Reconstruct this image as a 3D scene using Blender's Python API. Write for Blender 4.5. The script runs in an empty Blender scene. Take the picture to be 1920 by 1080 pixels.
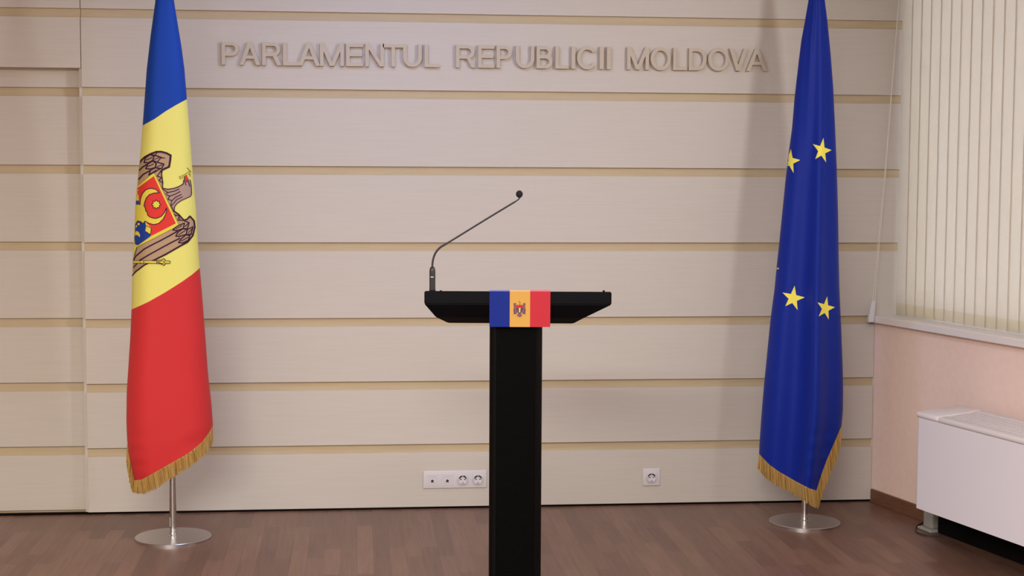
import bpy, bmesh, math, random
from mathutils import Vector
random.seed(7)
sc = bpy.context.scene
col = sc.collection
# ------------------------------------------------------------------ camera
F_PX, PITCH, YAW, ROLL, CAM_H, WALL_Y = 2895.8, math.radians(4.28), math.radians(5.77), math.radians(0.284), 1.587, 7.2
fw = Vector((math.sin(YAW)*math.cos(PITCH), math.cos(YAW)*math.cos(PITCH), -math.sin(PITCH)))
r0 = Vector((math.cos(YAW), -math.sin(YAW), 0)); u0 = r0.cross(fw)
rt = r0*math.cos(ROLL) + u0*math.sin(ROLL); up = u0*math.cos(ROLL) - r0*math.sin(ROLL)
CAM = Vector((0, 0, CAM_H))
cd = bpy.data.cameras.new('camera'); cam = bpy.data.objects.new('camera', cd); col.objects.link(cam)
cd.sensor_width = 36; cd.lens = F_PX/1920*36; cd.clip_end = 60
from mathutils import Matrix
m = Matrix((rt, up, -fw)).transposed().to_4x4(); m.translation = CAM; cam.matrix_world = m
sc.camera = cam
# ------------------------------------------------------------------ world, lights, exposure
sc.view_settings.view_transform = 'Standard'; sc.view_settings.look = 'None'
sc.view_settings.exposure = 0.31; sc.view_settings.gamma = 1; sc.view_settings.use_curve_mapping = False
w = bpy.data.worlds.new('world'); sc.world = w; w.use_nodes = True
w.node_tree.nodes['Background'].inputs[0].default_value = (0.92, 0.95, 1, 1)
w.node_tree.nodes['Background'].inputs[1].default_value = 2.9

def area(name, loc, rot, sx, sy, power, colr):
    l = bpy.data.lights.new(name, 'AREA'); l.shape = 'RECTANGLE'; l.size = sx; l.size_y = sy
    l.energy = power; l.color = colr
    o = bpy.data.objects.new(name, l); o.location = loc; o.rotation_euler = rot; col.objects.link(o)
    return o
area('ceiling_lamp_center', (0.1, 5.9, 2.93), (0, 0, 0), 0.6, 0.3, 15, (0.35, 0.5, 1))
area('ceiling_lamp_left', (-2.6, 2.8, 2.93), (0, 0, 0), 2.2, 2.4, 62, (1, 0.86, 0.68))
area('ceiling_lamp_middle', (0.9, 2.6, 2.93), (0, 0, 0), 1.2, 0.6, 40, (1, 0.93, 0.86))
area('ceiling_lamp_rear', (-1.2, 0.2, 2.93), (0, 0, 0), 3.0, 1.6, 450, (1, 0.965, 0.925))
# ceiling spot aimed at the middle of the panelled wall
sl = bpy.data.lights.new('ceiling_spot', 'SPOT'); sl.energy = 105; sl.color = (0.94, 0.93, 0.94); sl.spot_size = math.radians(95); sl.spot_blend = 0.9; sl.shadow_soft_size = 0.13
so = bpy.data.objects.new('ceiling_spot', sl); so.location = (2.56, 4.3, 2.85); col.objects.link(so)
so.rotation_euler = (Vector((-0.35, 7.2, 1.7)) - so.location).to_track_quat('-Z', 'Y').to_euler()
# daylight entering by the second window of the window wall, outside the frame
area('window_daylight', (3.62, 3.45, 1.95), (math.radians(90), 0, math.radians(90+13.4)), 0.5, 1.1, 12, (0.88, 0.93, 1))

# ------------------------------------------------------------------ pixel -> place helpers
def ray(px, py):
    return fw + rt*((px-960)/F_PX) + up*((540-py)/F_PX)
def on_plane(px, py, p, n):
    d = ray(px, py); t = (Vector(p)-CAM).dot(n)/d.dot(n); return CAM + d*t
def WL(px, py, Y=WALL_Y): return on_plane(px, py, (0, Y, 0), Vector((0, 1, 0)))
def FL(px, py, z=0): return on_plane(px, py, (0, 0, z), Vector((0, 0, 1)))
HF = Vector((math.sin(YAW), math.cos(YAW), 0)); HR = Vector((math.cos(YAW), -math.sin(YAW), 0)); UZ = Vector((0, 0, 1))
def PF(px, py, dist): return on_plane(px, py, HF*dist, HF)

# ------------------------------------------------------------------ materials
def mat(name, color, rough=0.5, metal=0, spec=0.5, sheen=0):
    m = bpy.data.materials.new(name); m.use_nodes = True
    b = m.node_tree.nodes['Principled BSDF']
    b.inputs['Base Color'].default_value = (*color, 1); b.inputs['Roughness'].default_value = rough
    b.inputs['Metallic'].default_value = metal; b.inputs['Specular IOR Level'].default_value = spec
    if sheen: b.inputs['Sheen Weight'].default_value = sheen
    return m
def N(m, t): return m.node_tree.nodes.new(t)
def L(m, a, b): m.node_tree.links.new(a, b)
def grain(m, c1, c2, scale, stretch, detail=4, bump=0.0):
    tc = N(m, 'ShaderNodeTexCoord'); mp = N(m, 'ShaderNodeMapping'); ns = N(m, 'ShaderNodeTexNoise'); rp = N(m, 'ShaderNodeValToRGB')
    L(m, tc.outputs['Object'], mp.inputs[0]); mp.inputs['Scale'].default_value = stretch
    L(m, mp.outputs[0], ns.inputs['Vector']); ns.inputs['Scale'].default_value = scale; ns.inputs['Detail'].default_value = detail
    L(m, ns.outputs[0], rp.inputs[0]); rp.color_ramp.elements[0].position = 0.3; rp.color_ramp.elements[1].position = 0.7
    rp.color_ramp.elements[0].color = (*c1, 1); rp.color_ramp.elements[1].color = (*c2, 1)
    b = m.node_tree.nodes['Principled BSDF']; L(m, rp.outputs[0], b.inputs['Base Color'])
    if bump:
        bp = N(m, 'ShaderNodeBump'); bp.inputs['Strength'].default_value = bump; bp.inputs['Distance'].default_value = 0.002
        L(m, ns.outputs[0], bp.inputs['Height']); L(m, bp.outputs[0], b.inputs['Normal'])
    return m
def s2l(r, g, b):
    f = lambda c: (c/255/12.92) if c/255 <= 0.04045 else ((c/255+0.055)/1.055)**2.4
    return (f(r), f(g), f(b))
M = {}
M['veneer'] = grain(mat('veneer', (0.6, 0.5, 0.45), 0.55, spec=0.3), s2l(197, 189, 178), s2l(201, 193, 183), 6, (0.7, 1, 22), 6)
M['groove'] = grain(mat('groove_wood', (0.6, 0.5, 0.3), 0.6, spec=0.3), s2l(187, 168, 137), s2l(192, 175, 143), 6, (1, 1, 12), 4)
M['letter'] = mat('letter_wood', s2l(192, 178, 159), 0.5, spec=0.3)
M['pink'] = grain(mat('pink_paint', (0.7, 0.5, 0.45), 0.8, spec=0.2), s2l(240, 213, 200), s2l(243, 218, 206), 30, (1, 1, 1), 2)
M['ceiling'] = mat('ceiling_paint', (0.72, 0.71, 0.69), 0.9)
M['cream'] = mat('cream_wall', (0.52, 0.48, 0.42), 0.9); M['rear'] = mat('rear_wall', (0.22, 0.2, 0.19), 0.9)
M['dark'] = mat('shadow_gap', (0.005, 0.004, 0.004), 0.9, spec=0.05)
M['base'] = grain(mat('skirting_wood', (0.2, 0.1, 0.06), 0.45), s2l(104, 68, 50), s2l(117, 80, 57), 8, (8, 1, 12), 4)
M['sill'] = mat('sill_paint', s2l(232, 226, 223), 0.35)
M['blind'] = grain(mat('blind_fabric', (0.7, 0.66, 0.6), 0.85, spec=0.2), s2l(243, 234, 221), s2l(246, 239, 227), 300, (1, 1, 0.3), 2)
M['blind_hem'] = mat('blind_hem', s2l(238, 228, 206), 0.85, spec=0.2)
for k_ in ('blind', 'blind_hem'):      # thin woven fabric lets some daylight through
    nt = M[k_].node_tree; b = nt.nodes['Principled BSDF']; tr = nt.nodes.new('ShaderNodeBsdfTranslucent'); mxs = nt.nodes.new('ShaderNodeMixShader')
    tr.inputs['Color'].default_value = (0.85, 0.78, 0.68, 1); mxs.inputs[0].default_value = 0.16
    nt.links.new(b.outputs[0], mxs.inputs[1]); nt.links.new(tr.outputs[0], mxs.inputs[2]); nt.links.new(mxs.outputs[0], nt.nodes['Material Output'].inputs[0])
M['plastic'] = mat('white_plastic', s2l(211, 207, 209), 0.35)
M['plastic_grey'] = mat('grey_plastic', s2l(163, 157, 157), 0.45)
M['port'] = mat('dark_port', (0.03, 0.03, 0.03), 0.5)
M['heater'] = mat('heater_enamel', s2l(232, 228, 233), 0.4)
M['heater_top'] = mat('heater_top_plastic', s2l(226, 220, 219), 0.45)
M['heater_gap'] = mat('heater_gap', s2l(84, 78, 78), 0.6)
M['foot'] = mat('foot_paint', s2l(163, 159, 148), 0.4)
M['steel'] = mat('steel', (0.62, 0.6, 0.58), 0.16, 1)
M['steel_plate'] = mat('brushed_steel', (0.62, 0.59, 0.57), 0.28, 1)
M['sticker'] = mat('sticker', (0.75, 0.74, 0.72), 0.6)
M['black'] = mat('black_lacquer', (0.003, 0.003, 0.0045), 0.45, spec=0.09)
M['black_col'] = mat('black_column', (0.0028, 0.0025, 0.0025), 0.42, spec=0.08)
M['mic'] = mat('mic_body', (0.018, 0.018, 0.020), 0.38)
M['goose'] = mat('gooseneck_rubber', (0.022, 0.017, 0.022), 0.5)
M['foam'] = mat('foam', (0.022, 0.020, 0.028), 0.95, spec=0.1)
M['mark'] = mat('silver_mark', (0.6, 0.6, 0.62), 0.4)
def cloth(name, c, rough=0.6, sheen=0.03):
    m_ = mat(name, c, rough, spec=0.15, sheen=sheen)
    b = m_.node_tree.nodes['Principled BSDF']
    tc = N(m_, 'ShaderNodeTexCoord'); ns = N(m_, 'ShaderNodeTexNoise'); bp = N(m_, 'ShaderNodeBump')
    ns.inputs['Scale'].default_value = 900; bp.inputs['Strength'].default_value = 0.12; bp.inputs['Distance'].default_value = 0.0005
    L(m_, tc.outputs['Object'], ns.inputs['Vector']); L(m_, ns.outputs[0], bp.inputs['Height']); L(m_, bp.outputs[0], b.inputs['Normal'])
    return m_
M['f_blue'] = cloth('flag_blue', s2l(18, 63, 154)); M['f_yellow'] = cloth('flag_yellow', s2l(224, 217, 114)); M['f_red'] = cloth('flag_red', s2l(200, 50, 52))
M['eu_blue'] = cloth('europe_blue', s2l(15, 40, 140), 0.5, 0.02); M['eu_star'] = cloth('star_yellow', s2l(246, 234, 96))
M['fringe'] = mat('gold_fringe', s2l(191, 154, 78), 0.5, sheen=0.3); M['fringe_d'] = mat('gold_fringe_deep', s2l(163, 122, 54), 0.5)
M['e_tan'] = cloth('emblem_tan', s2l(176, 146, 115)); M['e_mauve'] = cloth('emblem_mauve', s2l(170, 141, 126)); M['e_dark'] = cloth('emblem_outline', s2l(54, 24, 43))
M['e_red'] = cloth('emblem_red', s2l(215, 57, 48)); M['e_blue'] = cloth('emblem_blue', s2l(31, 61, 148)); M['e_yel'] = cloth('emblem_yellow', s2l(222, 205, 78))
M['e_olive'] = cloth('emblem_olive', s2l(139, 130, 46))
M['p_blue'] = mat('plate_blue', s2l(18, 39, 128), 0.45, spec=0.15); M['p_yel'] = mat('plate_yellow', s2l(200, 155, 76), 0.45, spec=0.2); M['p_red'] = mat('plate_red', s2l(183, 43, 56), 0.45, spec=0.2)
M['p_edge'] = mat('plate_edge', s2l(200, 190, 200), 0.3); M['p_brown'] = mat('plate_brown', s2l(120, 76, 78), 0.4); M['p_dark'] = mat('plate_dark', s2l(64, 48, 90), 0.4)
M['glass'] = mat('glass', (0.8, 0.85, 0.9), 0.05); M['glass'].node_tree.nodes['Principled BSDF'].inputs['Transmission Weight'].default_value = 1
M['hatch'] = mat('hatch_strip', s2l(139, 104, 78), 0.4)
M['lamp'] = mat('lamp_housing', (0.8, 0.8, 0.8), 0.5)
# perforated front of the column
m_ = mat('perforated_black', (0.001, 0.001, 0.001), 0.5, spec=0.05); tc = N(m_, 'ShaderNodeTexCoord'); mp = N(m_, 'ShaderNodeMapping'); vo = N(m_, 'ShaderNodeTexVoronoi'); bp = N(m_, 'ShaderNodeBump')
mp.inputs['Rotation'].default_value = (0, math.radians(45), 0); L(m_, tc.outputs['Object'], mp.inputs[0]); L(m_, mp.outputs[0], vo.inputs['Vector'])
vo.inputs['Scale'].default_value = 220; vo.inputs['Randomness'].default_value = 0; bp.inputs['Strength'].default_value = 0.25; bp.inputs['Distance'].default_value = 0.001
L(m_, vo.outputs['Distance'], bp.inputs['Height']); L(m_, bp.outputs[0], m_.node_tree.nodes['Principled BSDF'].inputs['Normal']); M['perf'] = m_
# floor laminate
m_ = mat('laminate', (0.2, 0.1, 0.07), 0.38, spec=0.45); b = m_.node_tree.nodes['Principled BSDF']
tc = N(m_, 'ShaderNodeTexCoord'); mp = N(m_, 'ShaderNodeMapping'); mp.inputs['Rotation'].default_value = (0, 0, math.radians(90)); L(m_, tc.outputs['Object'], mp.inputs[0])
bk = N(m_, 'ShaderNodeTexBrick'); L(m_, mp.outputs[0], bk.inputs['Vector']); bk.offset = 0.37
bk.inputs['Color1'].default_value = (*s2l(110, 80, 66), 1); bk.inputs['Color2'].default_value = (*s2l(132, 99, 81), 1); bk.inputs['Mortar'].default_value = (*s2l(100, 71, 58), 1)
bk.inputs['Scale'].default_value = 1; bk.inputs['Brick Width'].default_value = 0.42; bk.inputs['Row Height'].default_value = 0.068; bk.inputs['Mortar Size'].default_value = 0.0009; bk.inputs['Bias'].default_value = -0.1
ns = N(m_, 'ShaderNodeTexNoise'); mp2 = N(m_, 'ShaderNodeMapping'); mp2.inputs['Scale'].default_value = (40, 2.2, 1); L(m_, tc.outputs['Object'], mp2.inputs[0]); L(m_, mp2.outputs[0], ns.inputs['Vector'])
ns.inputs['Scale'].default_value = 1.6; ns.inputs['Detail'].default_value = 6
rp = N(m_, 'ShaderNodeValToRGB'); rp.color_ramp.elements[0].position = 0.3; rp.color_ramp.elements[1].position = 0.75; rp.color_ramp.elements[0].color = (0.80, 0.78, 0.76, 1); rp.color_ramp.elements[1].color = (1.08, 1.06, 1.05, 1); L(m_, ns.outputs[0], rp.inputs[0])
mx = N(m_, 'ShaderNodeMixRGB'); mx.blend_type = 'MULTIPLY'; mx.inputs[0].default_value = 1; L(m_, bk.outputs[0], mx.inputs[1]); L(m_, rp.outputs[0], mx.inputs[2]); L(m_, mx.outputs[0], b.inputs['Base Color'])
M['floor'] = m_

# ------------------------------------------------------------------ object helpers
def wloc(o):
    v = Vector((0, 0, 0))
    while o: v += o.location; o = o.parent
    return v
def obj(name, bm, mats, parent=None, smooth=False, angle=40):
    if not isinstance(mats, (list, tuple)): mats = [mats]
    if parent is not None: bmesh.ops.translate(bm, verts=bm.verts, vec=-wloc(parent))
    me = bpy.data.meshes.new(name); bm.to_mesh(me); bm.free()
    for m_ in mats: me.materials.append(m_)
    o = bpy.data.objects.new(name, me); col.objects.link(o); o.parent = parent
    if smooth:
        for p in me.polygons: p.use_smooth = True
        try: me.set_sharp_from_angle(angle=math.radians(angle))
        except Exception: pass
    return o
def thing(name, label, cat, loc, group=None):
    o = bpy.data.objects.new(name, None); o.empty_display_size = 0.05; col.objects.link(o); o.location = loc
    return tag(o, label, cat, group)
def tag(o, label, cat, group=None):
    o['label'] = label; o['category'] = cat
    if group: o['group'] = group
    return o
def origin_to(o, loc):
    loc = Vector(loc); o.data.transform(Matrix.Translation(-loc)); o.location = loc; return o
def struct(name, bm, mats, parent=None):
    o = obj(name, bm, mats, parent)
    if parent is None: o['kind'] = 'structure'
    return o
AX = (Vector((1, 0, 0)), Vector((0, 1, 0)), Vector((0, 0, 1)))
def box(bm, lo, hi, org=(0, 0, 0), ax=AX, bevel=0, seg=2, mi=0):
    org = Vector(org); vs = []
    for z in (lo[2], hi[2]):
        for x, y in ((lo[0], lo[1]), (hi[0], lo[1]), (hi[0], hi[1]), (lo[0], hi[1])):
            vs.append(bm.verts.new(org + ax[0]*x + ax[1]*y + ax[2]*z))
    fs = [bm.faces.new([vs[i] for i in f]) for f in ((3, 2, 1, 0), (4, 5, 6, 7), (0, 1, 5, 4), (1, 2, 6, 5), (2, 3, 7, 6), (3, 0, 4, 7))]
    bmesh.ops.recalc_face_normals(bm, faces=fs)
    for f in fs: f.material_index = mi
    if bevel:
        es = list({e for f in fs for e in f.edges})
        r = bmesh.ops.bevel(bm, geom=es, offset=bevel, segments=seg, profile=0.5, affect='EDGES')
        for f in r['faces']: f.material_index = mi
def lathe(bm, c, prof, n=48, axis=None):
    c = Vector(c); rings = []
    for r, z in prof:
        if r < 1e-6: rings.append([bm.verts.new(c + UZ*z)])
        else: rings.append([bm.verts.new(c + Vector((r*math.cos(2*math.pi*i/n), r*math.sin(2*math.pi*i/n), z))) for i in range(n)])
    for a, b in zip(rings, rings[1:]):
        for i in range(n):
            j = (i+1) % n
            if len(a) == 1 and len(b) == 1: continue
            if len(a) == 1: bm.faces.new((a[0], b[j], b[i]))
            elif len(b) == 1: bm.faces.new((a[i], a[j], b[0]))
            else: bm.faces.new((a[i], a[j], b[j], b[i]))
    bmesh.ops.recalc_face_normals(bm, faces=bm.faces[:])
def tube(bm, pts, rad, n=10):
    pts = [Vector(p) for p in pts]; rings = []
    nrm = None
    for i, p in enumerate(pts):
        t = (pts[min(i+1, len(pts)-1)] - pts[max(i-1, 0)]).normalized()
        if nrm is None:
            nrm = t.orthogonal().normalized()
        nrm = (nrm - t*nrm.dot(t)).normalized(); bn = t.cross(nrm)
        r = rad[i] if isinstance(rad, (list, tuple)) else rad
        rings.append([bm.verts.new(p + (nrm*math.cos(2*math.pi*k/n) + bn*math.sin(2*math.pi*k/n))*r) for k in range(n)])
    for a, b in zip(rings, rings[1:]):
        for k in range(n): bm.faces.new((a[k], a[(k+1) % n], b[(k+1) % n], b[k]))
    bm.faces.new(rings[0][::-1]); bm.faces.new(rings[-1])
    bmesh.ops.recalc_face_normals(bm, faces=bm.faces[:])
def smoothpts(pts, n=8):
    P = [Vector(p) for p in pts]; P = [P[0]*2-P[1]] + P + [P[-1]*2-P[-2]]; out = []
    for i in range(1, len(P)-2):
        for k in range(n):
            t = k/n; a, b, c, d = P[i-1], P[i], P[i+1], P[i+2]
            out.append(0.5*((2*b) + (c-a)*t + (2*a-5*b+4*c-d)*t*t + (-a+3*b-3*c+d)*t**3))
    out.append(P[-2]); return out
def interp(tab, y):
    if y <= tab[0][0]: return tab[0][1]
    for (a, va), (b, vb) in zip(tab, tab[1:]):
        if y <= b: return va + (vb-va)*(y-a)/(b-a)
    return tab[-1][1]

# ------------------------------------------------------------------ the room
ROOM_H = 3.0; XL = -4.6; YB = -2.2
AL = math.radians(13.4)
CX = WL(1637, 780).x                                   # corner of end wall and window wall
SD = Vector((math.sin(AL), -math.cos(AL), 0)); SN = Vector((-math.cos(AL), -math.sin(AL), 0))   # along window wall to the viewer, into the room
CORN = Vector((CX, WALL_Y, 0)); SAX = (SD, SN, UZ)
SLEN = (WALL_Y - YB)/math.cos(AL)
far = CORN + SD*SLEN
bm = bmesh.new(); box(bm, (XL-0.2, YB-0.2, -0.1), (far.x+0.5, WALL_Y+0.4, 0)); struct('floor', bm, M['floor'])
bm = bmesh.new(); box(bm, (XL-0.2, YB-0.2, ROOM_H), (far.x+0.5, WALL_Y+0.4, ROOM_H+0.1)); struct('ceiling', bm, M['ceiling'])
bm = bmesh.new(); box(bm, (XL-0.2, YB, 0), (XL, WALL_Y+0.2, ROOM_H)); struct('wall_left', bm, M['cream'])
bm = bmesh.new(); box(bm, (XL-0.2, YB-0.2, 0), (far.x+0.5, YB, ROOM_H)); struct('wall_front', bm, M['rear'])
# end wall, clad in veneer boards
PB = 0.010
rows = [PB, PB+0.2988, PB+0.5976, PB+0.8964]
for i in range(1, 7): rows.append(rows[3] + 0.3522*i)
XE = WL(153.5, 200).x                                   # left edge of the raised cladding
XR2 = CX + 0.22                                         # runs on behind the blind
STEP = 0.062
zt_sill = WL(1660, 590).z
bm = bmesh.new(); box(bm, (XL, WALL_Y+0.012+STEP, 0), (XE+0.02, WALL_Y+0.25, ROOM_H)); box(bm, (XE, WALL_Y+0.012, 0.0), (CX+0.3, WALL_Y+0.25, ROOM_H))
box(bm, (XL, WALL_Y+0.03, 0), (XL+0.01, WALL_Y+0.2, ROOM_H))
wb = struct('wall_back', bm, M['groove'])
hdr_z = WL(90, 125).z
def boards(name, x0, x1, y, zmin, zmax, parent, xr_low=None):
    for i in range(len(rows)):
        z0 = rows[i]; z1 = (rows[i+1] - 0.0395) if i+1 < len(rows) else ROOM_H
        z0 = max(z0, zmin); z1 = min(z1, zmax, ROOM_H)
        if z1-z0 < 0.01: continue
        xx = x1
        if xr_low is not None and z1 < zt_sill: xx = xr_low
        bm = bmesh.new(); box(bm, (x0, y, z0), (xx, y+0.0125, z1), bevel=0.0012, seg=1)
        obj(name, bm, M['veneer'], parent)
boards('cladding_board', XE, XR2, WALL_Y, 0, 9, wb, xr_low=CX-0.003)
boards('cladding_board', XL, XE, WALL_Y+STEP, 0, 9, wb)
# flush header boards over the recess, with the groove strip between them
HB = bmesh.new(); box(HB, (XL, WALL_Y+0.012, hdr_z), (XE-0.002, WALL_Y+STEP+0.01, ROOM_H)); obj('header_backing', HB, M['groove'], wb)
for i in range(len(rows)):
    z0 = rows[i]; z1 = (rows[i+1]-0.0395) if i+1 < len(rows) else ROOM_H
    z0 = max(z0, hdr_z-0.004)
    if z1-z0 < 0.02: continue
    bm = bmesh.new(); box(bm, (XL, WALL_Y+0.0003, z0), (XE-0.003, WALL_Y+0.0125, z1), bevel=0.001, seg=1); obj('header_board', bm, M['veneer'], wb)
bm = bmesh.new(); box(bm, (XE-0.0125, WALL_Y+0.013, 0.01), (XE+0.001, WALL_Y+STEP+0.005, hdr_z)); obj('edge_strip', bm, M['veneer'], wb)
bm = bmesh.new(); box(bm, (XL, WALL_Y+0.006, 0), (CX-0.003, WALL_Y+0.013, PB)); struct('trim_1', bm, M['dark'])
# window wall: below the sill, above the opening, beyond the opening
SZ = zt_sill; OPL = 2.9
bm = bmesh.new()
box(bm, (-0.1, -0.3, 0), (SLEN, 0, SZ-0.04), CORN, SAX)
box(bm, (2.9, -0.3, SZ-0.04), (3.1, 0, 2.85), CORN, SAX)
box(bm, (4.7, -0.3, SZ-0.04), (SLEN, 0, 2.85), CORN, SAX)
box(bm, (-0.1, -0.3, 2.85), (SLEN, 0, ROOM_H), CORN, SAX)
struct('wall_right', bm, M['pink'])
bm = bmesh.new(); box(bm, (0.012, 0, 0), (SLEN, 0.014, 0.066), CORN, SAX, bevel=0.003); struct('baseboard_right', bm, M['base'])
# window sill, frame, glass
bm = bmesh.new(); box(bm, (0.004, -0.26, SZ-0.034), (OPL+0.05, 0.036, SZ), CORN, SAX, bevel=0.004); ws = struct('trim_2', bm, M['sill'])
bm = bmesh.new()
for a, b in ((0, 0.06), (1.42, 1.48), (2.84, 2.90)): box(bm, (a, -0.26, SZ), (b, -0.2, 2.85), CORN, SAX)
for a, b in ((0, 1.42), (1.48, 2.84)):
    for z in (SZ, 2.79): box(bm, (a+0.0, -0.26, z), (b, -0.2, z+0.06), CORN, SAX)
wf = struct('window_1', bm, M['sill'])
bm = bmesh.new(); box(bm, (0.03, -0.235, SZ+0.03), (2.87, -0.229, 2.82), CORN, SAX); obj('window_glass', bm, M['glass'], wf)
bm = bmesh.new(); box(bm, (3.05, -0.26, SZ-0.038), (4.75, 0.045, SZ), CORN, SAX, bevel=0.004); struct('trim_3', bm, M['sill'])
bm = bmesh.new()
for a in (3.1, 3.87, 4.64): box(bm, (a, -0.26, SZ), (a+0.06, -0.2, 2.85), CORN, SAX)
for z in (SZ, 2.79):
    for a in (3.16, 3.93): box(bm, (a, -0.26, z), (a+0.71, -0.2, z+0.06), CORN, SAX)
struct('window_2', bm, M['sill'])

# ------------------------------------------------------------------ vertical blind
bo = WL(1678.5, 588)                                   # first slat's outer edge against the end wall
boff = (bo-CORN).dot(SN)
b0 = CORN + SN*boff; b0.z = 0
bl = thing('vertical_blind', 'long cream vertical blind covering the window above the white sill', 'window blind', b0 + UZ*SZ)
bm = bmesh.new(); box(bm, (0.03, -0.03, 2.78), (2.85, 0.03, 2.83), b0, SAX, bevel=0.003); obj('headrail', bm, M['plastic'], bl)
s0 = ((bo-b0).dot(SD)); pitch = 0.077
st = b0 + SD*0.03
k = 0
while 0.05 + k*pitch < 2.75:
    c = 0.075 + k*pitch; th = math.radians(-3.0 + random.uniform(-0.3, 0.3))
    ax = (SD*math.cos(th) + SN*math.sin(th), SN*math.cos(th) - SD*math.sin(th), UZ)
    bm = bmesh.new(); W2 = 0.0445
    zs = (SZ+0.004, SZ+0.058, 1.6, 2.2, 2.78); n = 6
    grid = []
    sk = random.uniform(-0.0015, 0.0015)
    for z in zs:
        grid.append([bm.verts.new(b0 + SD*c + ax[0]*(-W2+2*W2*i/n) + ax[1]*(0.0018*(1-((i/n)*2-1)**2) + sk*0.4*(2.78-z)) + UZ*z) for i in range(n+1)])
    for r in range(len(zs)-1):
        for i in range(n):
            f = bm.faces.new((grid[r][i], grid[r][i+1], grid[r+1][i+1], grid[r+1][i])); f.material_index = 1 if r == 0 else 0
    r_ = bmesh.ops.solidify(bm, geom=bm.faces[:], thickness=0.0008)
    obj('slat', bm, [M['blind'], M['blind_hem']], bl, smooth=True); k += 1
for dx in (0, 4):
    bm = bmesh.new()
    tube(bm, [WL(1686+dx*0.2, -90+dx, 7.17), WL(1685+dx*0.1, 0, 7.17), WL(1659.5+dx*.4, 318, 7.16), WL(1647+dx*.6, 450, 7.155), WL(1636+dx, 568, 7.15)], 0.0013, 6); obj('cord', bm, M['blind'], bl)
bm = bmesh.new()
p0 = WL(1637.5, 564, 7.148); p1 = WL(1631.5, 604, 7.148); d_ = (p1-p0)
rings = []
for t, wx, wy in ((0, .007, .006), (.1, .011, .008), (.8, .014, .011), (1, .013, .010)):
    c = p0 + d_*t; rings.append([bm.verts.new(c + Vector((sx*wx, sy*wy, 0))) for sx, sy in ((-1, -1), (1, -1), (1, 1), (-1, 1))])
for a, b in zip(rings, rings[1:]):
    for q in range(4): bm.faces.new((a[q], a[(q+1) % 4], b[(q+1) % 4], b[q]))
bm.faces.new(rings[0][::-1]); bm.faces.new(rings[-1]); bmesh.ops.recalc_face_normals(bm, faces=bm.faces[:]); bmesh.ops.bevel(bm, geom=bm.edges[:], offset=0.002, segments=2, affect='EDGES')
obj('cord_weight', bm, M['plastic'], bl, smooth=True)

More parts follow.
